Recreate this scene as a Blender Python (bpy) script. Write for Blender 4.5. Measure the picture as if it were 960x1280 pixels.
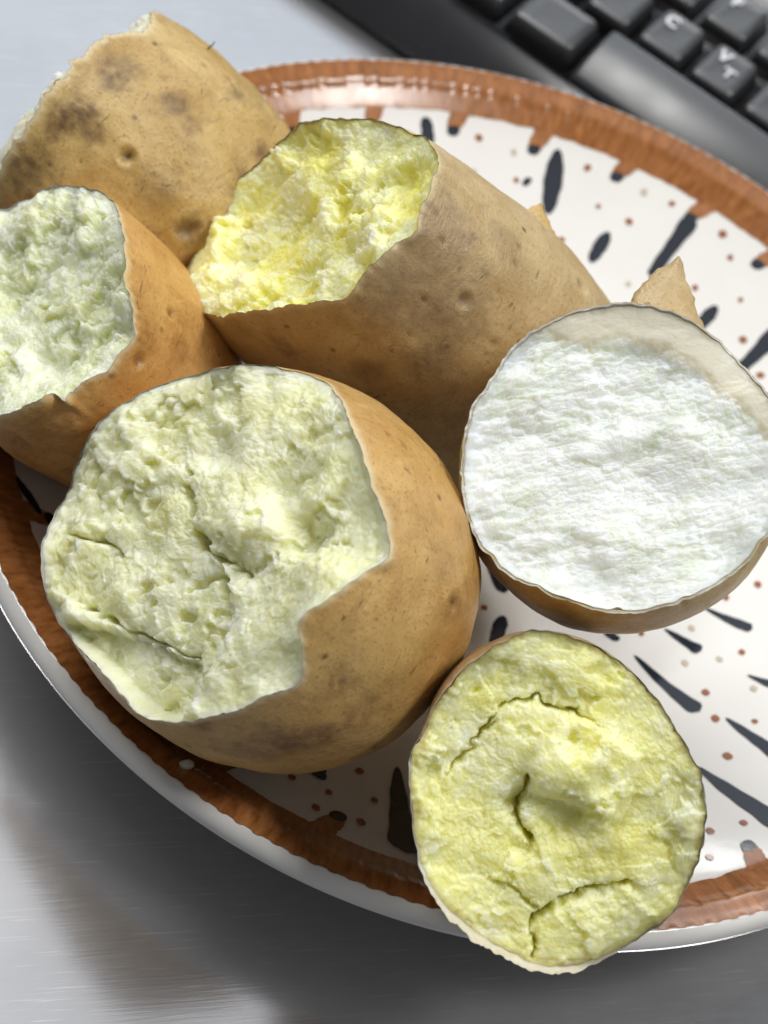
import bpy, math, random
import numpy as np

# ------------------------------------------------------------------ camera, world, lamps, exposure
scene = bpy.context.scene
for o in list(bpy.data.objects):
    bpy.data.objects.remove(o)
col = scene.collection

FPX, RIM_Z = 2300.0, 0.026                     # focal length in photo pixels, height of the plate rim
NRM = np.array([0.2514949, -0.59136092, -0.76618704])
PCEN = np.array([0.02607771, -0.01755995, 0.36858716])
_up = np.array([0, -1.0, 0])
_Y = _up - (_up @ NRM) * NRM
_Y /= np.linalg.norm(_Y)
_X = np.cross(_Y, NRM)
M = np.stack([_X, _Y, NRM])                    # camera axes (right, down, forward) -> world
CAM = -M @ PCEN + np.array([0, 0, RIM_Z])

from mathutils import Matrix
cam_data = bpy.data.cameras.new('camera')
cam = bpy.data.objects.new('camera', cam_data)
col.objects.link(cam)
rot = np.stack([M[:, 0], -M[:, 1], -M[:, 2]], 1)
mw = Matrix([list(rot[0]) + [CAM[0]], list(rot[1]) + [CAM[1]], list(rot[2]) + [CAM[2]], [0, 0, 0, 1]])
cam.matrix_world = mw
cam_data.sensor_fit = 'VERTICAL'
cam_data.sensor_height = 36.0
cam_data.lens = 36.0 * FPX / 1280.0
cam_data.clip_start = 0.01
cam_data.clip_end = 50
cam_data.dof.use_dof = True
cam_data.dof.focus_distance = 0.298
cam_data.dof.aperture_fstop = 20.0
scene.camera = cam

world = bpy.data.worlds.new('World')
scene.world = world
world.use_nodes = True
bg = world.node_tree.nodes['Background']
bg.inputs[0].default_value = (0.90, 0.95, 1.0, 1)
bg.inputs[1].default_value = 0.13

LDIR = np.array([0.42, -0.20, 0.885])
LDIR /= np.linalg.norm(LDIR)


def area(name, pos, target, sx, sy, power, colr, spin=0.0):
    ld = bpy.data.lights.new(name, 'AREA')
    ld.shape = 'RECTANGLE'
    ld.size, ld.size_y = sx, sy
    ld.energy = power
    ld.color = colr
    lo = bpy.data.objects.new(name, ld)
    col.objects.link(lo)
    from mathutils import Vector
    d = Vector(target) - Vector(pos)
    q = d.to_track_quat('-Z', 'Y')
    lo.rotation_euler = (q.to_matrix() @ Matrix.Rotation(spin, 3, 'Z')).to_euler()
    lo.location = pos
    return lo




def fitting(direction, dist, length, width, gap, power, colr):
    """one ceiling fitting, or an added fill, with two tubes, seen from the plate in the given direction"""
    d = np.array(direction, float)
    d /= np.linalg.norm(d)
    hor = np.array([d[0], d[1], 0]) / np.hypot(d[0], d[1])
    for off in (-gap / 2, gap / 2):
        area('ceiling_or_fill_tube', tuple(d * dist + hor * off), (0, -0.02, 0.03), length, width, power / 2, colr)


fitting(LDIR, 1.5, 0.34, 0.10, 0.18, 12.0, (1.0, 0.985, 0.955))           # fitting overhead
fitting((-0.32, 0.42, 0.85), 1.7, 0.80, 0.16, 0.30, 15.0, (1.0, 0.985, 0.955))   # added fill from the back left, brightens the left-facing cut faces
fitting((0.50, 0.79, 0.37), 4.2, 1.4, 0.09, 0.35, 12.0, (0.97, 0.985, 1.0))   # fitting farther down the room
area('lit_ceiling', (0.05, 0.70, 1.9), (0, 0, 0), 1.6, 1.1, 5.5, (0.98, 0.99, 1.0))
area('window', (0.45, 1.75, 1.35), (0, 0, 0), 1.8, 1.3, 10.0, (0.86, 0.93, 1.0))

vs = scene.view_settings
vs.view_transform = 'Standard'
vs.look = 'None'
vs.exposure = 0.0
vs.gamma = 1.0
vs.use_curve_mapping = False
scene.render.engine = 'CYCLES'
scene.cycles.use_denoising = True
scene.cycles.max_bounces = 5

# ------------------------------------------------------------------ geometry of the view
def ray(px):
    px = np.asarray(px, float)
    d = np.stack([(px[..., 0] - 480) / FPX, (px[..., 1] - 640) / FPX, np.ones(px.shape[:-1])], -1)
    return d @ M.T


def proj(w):
    c = (np.asarray(w) - CAM) @ M
    return np.stack([480 + FPX * c[..., 0] / c[..., 2], 640 + FPX * c[..., 1] / c[..., 2]], -1), c[..., 2]


def atz(px, z):
    d = ray(px)
    t = (z - CAM[2]) / d[..., 2]
    return CAM + d * np.asarray(t)[..., None]


# ------------------------------------------------------------------ noise in numpy
_rng = np.random.RandomState(7)
_perm = _rng.permutation(256)
_perm = np.concatenate([_perm, _perm, _perm])
_g = _rng.normal(size=(256, 3))
_g /= np.linalg.norm(_g, axis=1)[:, None]


def noise3(p):
    i = np.floor(p).astype(int)
    f = p - i
    i &= 255
    u = f * f * f * (f * (f * 6 - 15) + 10)
    out = 0
    for dx in (0, 1):
        wx = u[:, 0] if dx else 1 - u[:, 0]
        for dy in (0, 1):
            wy = u[:, 1] if dy else 1 - u[:, 1]
            for dz in (0, 1):
                wz = u[:, 2] if dz else 1 - u[:, 2]
                h = _perm[_perm[_perm[(i[:, 0] + dx) & 255] + ((i[:, 1] + dy) & 255)] + ((i[:, 2] + dz) & 255)]
                gr = _g[h]
                dd = gr[:, 0] * (f[:, 0] - dx) + gr[:, 1] * (f[:, 1] - dy) + gr[:, 2] * (f[:, 2] - dz)
                out = out + wx * wy * wz * dd
    return out * 1.5


def fbm(p, octv=4, gain=0.5, lac=2.03):
    a, s, o = 1.0, 0, 0
    p = np.array(p, float)
    for k in range(octv):
        s = s + a * noise3(p + 17.3 * k)
        p = p * lac
        a *= gain
    return s


def ridged(p, octv=4, gain=0.5):
    a, s = 1.0, 0
    p = np.array(p, float)
    for k in range(octv):
        s = s + a * (1 - 2.2 * np.abs(noise3(p + 9.1 * k)))
        p = p * 2.07
        a *= gain
    return s


def facets(x, y, cell, seed, tilt=0.6):
    """broken facets: every Voronoi cell is a small tilted plane at its own height"""
    xs, ys = x / cell, y / cell
    ix, iy = np.floor(xs).astype(int), np.floor(ys).astype(int)
    best = np.full(x.shape, 1e9)
    hgt = np.zeros(x.shape)
    for dx in (-1, 0, 1):
        for dy in (-1, 0, 1):
            cx, cy = ix + dx, iy + dy
            h = _perm[_perm[(cx + seed) & 255] + ((cy + 3 * seed) & 255)]
            h2 = _perm[h + 31]
            h3 = _perm[h + 77]
            px, py = cx + 0.1 + 0.8 * h / 255.0, cy + 0.1 + 0.8 * h2 / 255.0
            d = (xs - px) ** 2 + (ys - py) ** 2
            tx, ty = (h3 / 255.0 - 0.5) * 2, (_perm[h2 + 51] / 255.0 - 0.5) * 2
            hh = (_perm[h3 + 13] / 255.0 - 0.5) + tilt * (tx * (xs - px) + ty * (ys - py))
            m = d < best
            best = np.where(m, d, best)
            hgt = np.where(m, hh, hgt)
    return hgt


def sstep(a, b, x):
    t = np.clip((x - a) / (b - a), 0, 1)
    return t * t * (3 - 2 * t)


def seg_dist(x, y, line):
    """distance to a polyline and the side on which a point lies"""
    best = np.full(x.shape, 1e9)
    side = np.zeros(x.shape)
    for (ax, ay), (bx, by) in zip(line[:-1], line[1:]):
        vx, vy = bx - ax, by - ay
        L2 = vx * vx + vy * vy + 1e-12
        t = np.clip(((x - ax) * vx + (y - ay) * vy) / L2, 0, 1)
        d = np.hypot(x - ax - t * vx, y - ay - t * vy)
        sd = np.sign((x - ax) * vy - (y - ay) * vx)
        m = d < best
        best = np.where(m, d, best)
        side = np.where(m, sd, side)
    return best, side


def poly_sd(x, y, poly):
    """signed distance to a polygon, positive inside"""
    pl = list(poly) + [poly[0]]
    d, _ = seg_dist(x, y, pl)
    ins = np.zeros(x.shape, bool)
    for (ax, ay), (bx, by) in zip(pl[:-1], pl[1:]):
        c = ((ay > y) != (by > y)) & (x < (bx - ax) * (y - ay) / (by - ay + 1e-15) + ax)
        ins ^= c
    return np.where(ins, d, -d)


# ------------------------------------------------------------------ object helpers
def mesh_from(name, verts, faces, mat=None, smooth=True):
    me = bpy.data.meshes.new(name)
    if isinstance(faces, np.ndarray):
        nv, nf, k = len(verts), len(faces), faces.shape[1]
        me.vertices.add(nv)
        me.vertices.foreach_set('co', np.asarray(verts, np.float32).ravel())
        me.loops.add(nf * k)
        me.loops.foreach_set('vertex_index', faces.astype(np.int32).ravel())
        me.polygons.add(nf)
        me.polygons.foreach_set('loop_start', np.arange(0, nf * k, k, dtype=np.int32))
        me.polygons.foreach_set('loop_total', np.full(nf, k, np.int32))
        me.update(calc_edges=True)
        me.validate()
    else:
        me.from_pydata([tuple(v) for v in verts], [], faces)
        me.update()
    if smooth:
        me.polygons.foreach_set('use_smooth', np.ones(len(me.polygons), bool))
    if mat:
        me.materials.append(mat)
    return me


def link(name, me, parent=None, loc=None):
    o = bpy.data.objects.new(name, me)
    col.objects.link(o)
    if parent is not None:
        o.parent = parent
    if loc is not None:
        o.location = loc
    return o


def thing(name, loc, label, cat, group=None):
    e = bpy.data.objects.new(name, None)
    col.objects.link(e)
    e.empty_display_size = 0.01
    e.location = loc
    e['label'], e['category'] = label, cat
    if group:
        e['group'] = group
    return e


def grid_faces(nr, nc, wrap=True):
    """quads of a (nr rows x nc columns) vertex grid"""
    r = np.arange(nr - 1)[:, None]
    c = np.arange(nc if wrap else nc - 1)[None, :]
    c2 = (c + 1) % nc
    a = r * nc + c
    b = r * nc + c2
    return np.stack([a, b, b + nc, a + nc], -1).reshape(-1, 4)


def fattr(me, name, arr):
    at = me.attributes.new(name, 'FLOAT', 'POINT')
    at.data.foreach_set('value', np.asarray(arr, np.float32).ravel())


def vattr(me, name, arr):
    at = me.attributes.new(name, 'FLOAT_VECTOR', 'POINT')
    at.data.foreach_set('vector', np.asarray(arr, np.float32).ravel())


# ------------------------------------------------------------------ material helpers
class NT:
    def __init__(self, name):
        self.m = bpy.data.materials.new(name)
        self.m.use_nodes = True
        self.t = self.m.node_tree
        self.b = self.t.nodes['Principled BSDF']

    def n(self, kind, **kw):
        nd = self.t.nodes.new(kind)
        for k, v in kw.items():
            setattr(nd, k, v)
        return nd

    def l(self, a, b):
        self.t.links.new(a, b)

    def coord(self, attr=None, scale=(1, 1, 1)):
        if attr:
            s = self.n('ShaderNodeAttribute', attribute_name=attr).outputs['Vector']
        else:
            s = self.n('ShaderNodeTexCoord').outputs['Object']
        mp = self.n('ShaderNodeMapping')
        mp.inputs['Scale'].default_value = scale
        self.l(s, mp.inputs['Vector'])
        return mp.outputs[0]

    def noise(self, vec, scale, detail=4, rough=0.55, dist=0.0):
        nd = self.n('ShaderNodeTexNoise')
        nd.inputs['Scale'].default_value = scale
        nd.inputs['Detail'].default_value = detail
        nd.inputs['Roughness'].default_value = rough
        nd.inputs['Distortion'].default_value = dist
        self.l(vec, nd.inputs['Vector'])
        return nd.outputs['Fac']

    def ramp(self, fac, stops):
        nd = self.n('ShaderNodeValToRGB')
        el = nd.color_ramp.elements
        while len(el) < len(stops):
            el.new(0.5)
        for e, (p, c) in zip(el, stops):
            e.position = p
            e.color = (c[0], c[1], c[2], 1) if len(c) == 3 else c
        self.l(fac, nd.inputs[0])
        return nd.outputs[0]

    def rng(self, fac, a, b, c=0.0, d=1.0):
        nd = self.n('ShaderNodeMapRange')
        for k, v in zip((1, 2, 3, 4), (a, b, c, d)):
            nd.inputs[k].default_value = v
        self.l(fac, nd.inputs[0])
        return nd.outputs[0]

    def mix(self, fac, a, b, mode='MIX'):
        nd = self.n('ShaderNodeMix', data_type='RGBA', blend_type=mode)
        if isinstance(fac, float):
            nd.inputs[0].default_value = fac
        else:
            self.l(fac, nd.inputs[0])
        for v, i in ((a, 6), (b, 7)):
            if isinstance(v, tuple):
                nd.inputs[i].default_value = (v[0], v[1], v[2], 1)
            else:
                self.l(v, nd.inputs[i])
        return nd.outputs[2]

    def math(self, op, a, b=0.0):
        nd = self.n('ShaderNodeMath', operation=op)
        for v, i in ((a, 0), (b, 1)):
            if isinstance(v, (int, float)):
                nd.inputs[i].default_value = v
            else:
                self.l(v, nd.inputs[i])
        return nd.outputs[0]

    def bump(self, h, strength, dist=0.001, prev=None):
        nd = self.n('ShaderNodeBump')
        nd.inputs['Strength'].default_value = strength
        nd.inputs['Distance'].default_value = dist
        self.l(h, nd.inputs['Height'])
        if prev is not None:
            self.l(prev, nd.inputs['Normal'])
        return nd.outputs[0]

    def attr(self, name):
        return self.n('ShaderNodeAttribute', attribute_name=name).outputs['Fac']

    def set(self, **kw):
        for k, v in kw.items():
            k = k.replace('_', ' ')
            if isinstance(v, (int, float, tuple)):
                if isinstance(v, tuple) and len(v) == 3 and k != 'Subsurface Radius':
                    v = v + (1,)
                self.b.inputs[k].default_value = v
            else:
                self.l(v, self.b.inputs[k])
        return self


def srgb(r, g, b):
    f = lambda c: (c / 255 / 12.92) if c / 255 <= 0.04045 else ((c / 255 + 0.055) / 1.055) ** 2.4
    return (f(r), f(g), f(b))


# ------------------------------------------------------------------ the table
def mat_steel():
    t = NT('brushed_steel')
    c1 = t.coord(scale=(1, 1, 1))
    mp = t.n('ShaderNodeMapping')
    mp.inputs['Rotation'].default_value = (0, 0, math.radians(-14))
    mp.inputs['Scale'].default_value = (90, 2600, 90)
    t.l(c1, mp.inputs[0])
    brush = t.noise(mp.outputs[0], 1.0, 3, 0.6)
    mp2 = t.n('ShaderNodeMapping')
    mp2.inputs['Rotation'].default_value = (0, 0, math.radians(52))
    mp2.inputs['Scale'].default_value = (70, 2400, 70)
    t.l(c1, mp2.inputs[0])
    scr = t.noise(mp2.outputs[0], 1.0, 2, 0.5)
    smud = t.noise(c1, 22, 5, 0.6)
    base = t.mix(t.rng(smud, 0.3, 0.7), srgb(172, 172, 175), srgb(184, 184, 186))
    base = t.mix(t.rng(scr, 0.62, 0.72, 0, 0.35), base, srgb(226, 226, 228))
    rough = t.math('ADD', t.rng(smud, 0.3, 0.7, 0.17, 0.21), t.rng(brush, 0.3, 0.7, -0.015, 0.015))
    b1 = t.bump(brush, 0.015, 0.0003)
    b2 = t.bump(scr, 0.03, 0.0003, b1)
    t.set(Base_Color=base, Metallic=0.86, Roughness=rough, Normal=b2)
    return t.m


tv = [(-0.8, -0.8, 0), (0.8, -0.8, 0), (0.8, 0.8, 0), (-0.8, 0.8, 0),
      (-0.8, -0.8, -0.03), (0.8, -0.8, -0.03), (0.8, 0.8, -0.03), (-0.8, 0.8, -0.03)]
tf = [(0, 1, 2, 3), (7, 6, 5, 4), (0, 4, 5, 1), (1, 5, 6, 2), (2, 6, 7, 3), (3, 7, 4, 0)]
table = link('table_top', mesh_from('table_top', tv, tf, mat_steel(), False))
table['kind'] = 'structure'
table['label'] = 'brushed stainless steel table top under the plate'

# ------------------------------------------------------------------ the plate
BAND_IN, BAND_OUT, R_OUT = 0.0990, 0.1086, 0.1108


def plz(r):
    r = np.asarray(r, float)
    z = 0.008 + 0.0125 * np.clip((r - 0.055) / 0.044, 0, None) ** 1.6
    t = np.clip((r - 0.099) / (BAND_OUT - 0.099), 0, 1)
    zb = 0.0205 + 0.0055 * t + 0.0007 * np.sin(np.pi * np.clip(t, 0, 1)) ** 2 * np.where(t < 0.5, 0.3, 1.0)
    return np.where(r > 0.099, zb, z)


def onplate(px):
    z = 0.01
    for i in range(25):
        p = atz(np.array(px, float), z)
        z = 0.5 * z + 0.5 * float(plz(math.hypot(p[0], p[1])))
    return math.hypot(p[0], p[1]), math.atan2(p[1], p[0])


def glaze(name, colr, rough=0.07):
    t = NT(name)
    c = t.coord()
    nz = t.noise(c, 60, 4)
    fine = t.noise(c, 420, 2)
    t.set(Base_Color=t.mix(t.rng(nz, 0.3, 0.7, 0, 0.6), colr, tuple(0.93 * x for x in colr)),
          Roughness=t.rng(nz, 0.3, 0.7, rough, rough + 0.06), Specular_IOR_Level=0.4,
          Normal=t.bump(fine, 0.02, 0.0006))
    return t


m_white = glaze('white_glaze', (0.80, 0.785, 0.76)).m
m_white.node_tree.nodes['Principled BSDF'].inputs['Subsurface Weight'].default_value = 0.0
m_navy = glaze('navy_glaze', (0.012, 0.017, 0.028)).m


def mat_band():
    t = NT('rust_glaze')
    pol = t.coord('pol')
    streak = t.noise(pol, 1.0, 3, 0.6)
    sep = t.n('ShaderNodeSeparateXYZ')
    at = t.n('ShaderNodeAttribute', attribute_name='pol')
    t.l(at.outputs['Vector'], sep.inputs[0])
    obj = t.coord()
    blot = t.noise(obj, 90, 4)
    base = t.mix(t.rng(streak, 0.32, 0.68), srgb(126, 76, 36), srgb(176, 118, 70))
    base = t.mix(t.rng(blot, 0.35, 0.7, 0, 0.5), base, srgb(150, 92, 46))
    t.set(Base_Color=base, Roughness=t.rng(blot, 0.3, 0.7, 0.16, 0.28), Normal=t.bump(streak, 0.025, 0.0008))
    return t.m


m_rust = mat_band()
m_dot = glaze('brown_dot_glaze', srgb(150, 92, 52)).m
m_dot2 = glaze('pale_dot_glaze', srgb(196, 184, 164)).m

plate = thing('dinner_plate', (0, 0, 0),
              'round white glazed plate with rust brown rim and navy strokes, under the sweet potatoes', 'plate')
NP = 360
prof_r = list(np.linspace(0.0008, 0.055, 14)) + list(np.linspace(0.058, 0.0985, 26)) + \
    list(np.linspace(0.0992, BAND_OUT, 12))
prof_z = list(plz(np.array(prof_r)))
lip = [(0.1089, 0.0259), (0.1096, 0.0256), (0.1103, 0.0249), (0.1108, 0.0240), (0.1109, 0.0229),
       (0.1100, 0.0219), (0.1088, 0.0209), (0.105, 0.0186), (0.098, 0.0150), (0.086, 0.0095), (0.075, 0.0058),
       (0.066, 0.0035), (0.0635, 0.002), (0.0630, 0.0004), (0.0620, 0.0), (0.0595, 0.0), (0.0585, 0.0006),
       (0.0575, 0.0028), (0.03, 0.0032), (0.0008, 0.0032)]
pr = np.array(prof_r + [a for a, b in lip])
pz = np.array(prof_z + [b for a, b in lip])
ph = np.linspace(0, 2 * np.pi, NP, endpoint=False)
wob = 1 + 0.0025 * np.sin(2 * ph + 0.6) + 0.0015 * np.sin(3 * ph + 2)
vx = pr[:, None] * np.cos(ph)[None] * wob
vy = pr[:, None] * np.sin(ph)[None] * wob
vz = np.repeat(pz[:, None], NP, 1)
PV = np.stack([vx, vy, vz], -1).reshape(-1, 3)
link('plate_body', mesh_from('plate_body', PV, grid_faces(len(pr), NP), m_white), plate)


def wobf(p):
    return 1 + 0.0025 * np.sin(2 * p + 0.6) + 0.0015 * np.sin(3 * p + 2)


def drape(r, p, lift):
    r, p = np.asarray(r, float), np.asarray(p, float)
    e = 2e-4
    sl = (plz(r + e) - plz(r - e)) / (2 * e)
    nr, nz = -sl / np.sqrt(1 + sl ** 2), 1 / np.sqrt(1 + sl ** 2)
    rr = r + nr * lift
    w = wobf(p)
    return np.stack([rr * np.cos(p) * w, rr * np.sin(p) * w, plz(r) + nz * lift], -1)


# rust band with a notched outer edge
NB, RB = 1800, 15
pb = np.linspace(0, 2 * np.pi, NB, endpoint=False)
cyc = pb * 200 / (2 * np.pi)
nzv = noise3(np.stack([np.cos(pb) * 30, np.sin(pb) * 30, pb * 0], -1))
notch = 0.00011 * np.tanh(3.0 * np.sin(cyc * 2 * np.pi) - 0.6) + 0.00012 * nzv
nin = fbm(np.stack([np.cos(pb) * 25, np.sin(pb) * 25, pb * 0 + 4], -1), 4)
rin = BAND_IN + 0.0004 * nin
rout = BAND_OUT + 0.0001 + notch
tt = np.linspace(0, 1, RB)[:, None]
rr = rin[None] * (1 - tt) + rout[None] * tt
BV = drape(rr, np.repeat(pb[None], RB, 0), 0.00012)
flute = 0.0 * np.sin(cyc * 2 * np.pi)[None] * sstep(0.45, 0.6, tt)
BV[..., 2] += flute
me = mesh_from('rim_band', BV.reshape(-1, 3), grid_faces(RB, NB), m_rust)
pol = np.stack([np.cos(pb)[None] * 70 * np.ones_like(tt), np.sin(pb)[None] * 70 * np.ones_like(tt), 2.2 * tt * np.ones_like(pb)[None]], -1)
vattr(me, 'pol', pol.reshape(-1, 3))
link('rim_band', me, plate)

rnd = random.Random(3)


def ribbon(name, r0, p0, r1, p1, wfun, mat, lift, n=22, m=6, asym=0.0):
    """painted stroke lying on the plate from (r0,p0) to (r1,p1); wfun(t) is the half width in metres"""
    t = np.linspace(0, 1, n)[:, None]
    s = np.linspace(-1, 1, m)[None]
    r = r0 + (r1 - r0) * t + 0 * s
    wj = wfun(t) * (1 + 0.06 * np.sin(t * 9 + r0 * 900) + 0.04 * np.sin(t * 23 + p0 * 40))
    p = p0 + (p1 - p0) * t + (wj * s + asym * wfun(t) * np.sin(t * 3.1)) / np.maximum(r, 1e-3)
    # round ends: the rows bend along the stroke
    V = drape(r, p, lift)
    meh = mesh_from(name, V.reshape(-1, 3), grid_faces(n, m, False), mat)
    if name == 'painted_tine':
        vattr(meh, 'pol', np.stack([np.cos(p) * 70, np.sin(p) * 70, r * 300], -1).reshape(-1, 3))
    return link(name, meh, plate)


def tear(w, tail=0.12, big=0.9):
    def f(t):
        a = tail + (1 - tail) * np.clip(t / big, 0, 1) ** 0.75
        e = np.sqrt(np.clip(1 - np.clip((t - big) / (1 - big + 1e-9), 0, 1) ** 2, 0.0, 1))
        return w * a * e * np.clip(t / 0.02, 0.05, 1)
    return f


def oval(w):
    return lambda t: w * np.clip(1 - np.abs(2 * t - 1) ** 2.6, 0.0004, 1) ** 0.5


tine_deg = [96.3 - 12.19 * k for k in range(15)] + [-74.4 - 11.83 * k for k in range(1, 16)]
for d in tine_deg:
    p1 = math.radians(d + rnd.uniform(-0.3, 0.3))
    p0 = p1 - math.radians(1.1)
    ln = rnd.uniform(0.0948, 0.0956)
    ribbon('painted_tine', BAND_IN + 0.0009, p0, ln, p1,
           lambda t: 0.0032 - 0.0015 * t ** 0.5, m_rust, 0.00018, 12, 6)
    ribbon('painted_dot', ln + 0.0007, p1 - 0.002, ln - 0.0018, p1 + 0.003, oval(0.0015), m_navy, 0.00024, 12, 6)

traced = [  # photo end points of each navy stroke: tail end, round end, half width in mm, kind
    (684, 268, 698, 186, 2.15, 'o'), (738, 328, 761, 290, 1.55, 'o'), (536, 182, 532, 146, 1.6, 'o'),
    (812, 346, 866, 272, 2.0, 'w'), (868, 414, 896, 383, 1.5, 'o'), (915, 470, 972, 414, 2.1, 'w'),
    (880, 760, 941, 787, 1.35, 't'), (831, 787, 877, 815, 1.4, 't'), (793, 820, 876, 891, 1.75, 't'),
    (935, 845, 985, 864, 1.3, 't'), (908, 899, 985, 952, 1.9, 't'), (872, 960, 985, 1036, 2.6, 't'),
    (395, 948, 398, 972, 2.0, 'o'), (497, 958, 508, 1066, 2.9, 't'), (606, 680, 630, 742, 1.4, 't'),
    (628, 770, 617, 808, 1.5, 'o'), (757, 790, 774, 802, 1.0, 'o'), (20, 600, 52, 640, 2.2, 'o'), (598, 462, 586, 430, 1.5, 'o'),
    (655, 232, 662, 222, 0.9, 'o')]
used = []
for (x0, y0, x1, y1, w, kd) in traced:
    r0, p0 = onplate((x0, y0))
    r1, p1 = onplate((x1, y1))
    used.append(0.5 * (p0 + p1))
    ribbon('painted_stroke', r0, p0, r1, p1, (tear(w / 1000) if kd == 't' else tear(w / 1000, 0.5) if kd == 'w' else oval(w / 1000)), m_navy, 0.00020, 26, 6)
for k, d in enumerate(tine_deg):               # strokes of the same ring on the covered side of the plate
    p = math.radians(d)
    if min(abs((p - u + math.pi) % (2 * math.pi) - math.pi) for u in used) < math.radians(5):
        continue
    if k % 2:
        ribbon('painted_stroke', 0.0795, p, 0.0945, p, tear(0.0017), m_navy, 0.00020, 22, 6)
    else:
        ribbon('painted_stroke', 0.070, p, 0.079, p, oval(0.0015), m_navy, 0.00020, 22, 6)

dots = [(598, 172), (642, 190), (735, 210), (805, 240), (840, 255), (748, 258), (786, 277), (903, 293), (912, 322),
        (925, 375), (868, 360), (928, 425), (660, 330), (702, 300), (947, 731), (907, 747), (928, 816), (865, 786),
        (900, 825), (857, 830), (883, 867), (943, 862), (945, 903), (911, 947), (889, 1041), (888, 1074), (931, 1031),
        (802, 793), (366, 971), (412, 990), (396, 1009), (420, 1033), (452, 1027), (449, 963), (469, 1000), (605, 760),
        (645, 225), (592, 215), (785, 355), (860, 440), (830, 370), (905, 460), (950, 470), (640, 1010), (895, 900)]
pale = {(642, 190), (805, 240), (865, 786), (900, 825), (857, 830), (943, 862), (592, 215), (785, 355), (660, 330)}
for d in dots:
    r, p = onplate(d)
    s = rnd.uniform(0.0006, 0.00095)
    ribbon('painted_dot', r + s, p, r - s, p + rnd.uniform(-0.003, 0.003), oval(s * rnd.uniform(0.85, 1.05)),
           m_dot2 if d in pale else m_dot, 0.00020, 10, 6)

# ------------------------------------------------------------------ sweet potatoes
def prof(u, be, ta):
    uc = np.clip(u, 0, 1)
    g = (1 + be * 4 * uc * (1 - uc)) * (1 - ta * uc) * np.sqrt(np.clip(1 - uc ** 3, 0, 1))
    return g + np.where(u < 0, (be * 4 - ta) * 0.7 * u, 0)


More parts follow.
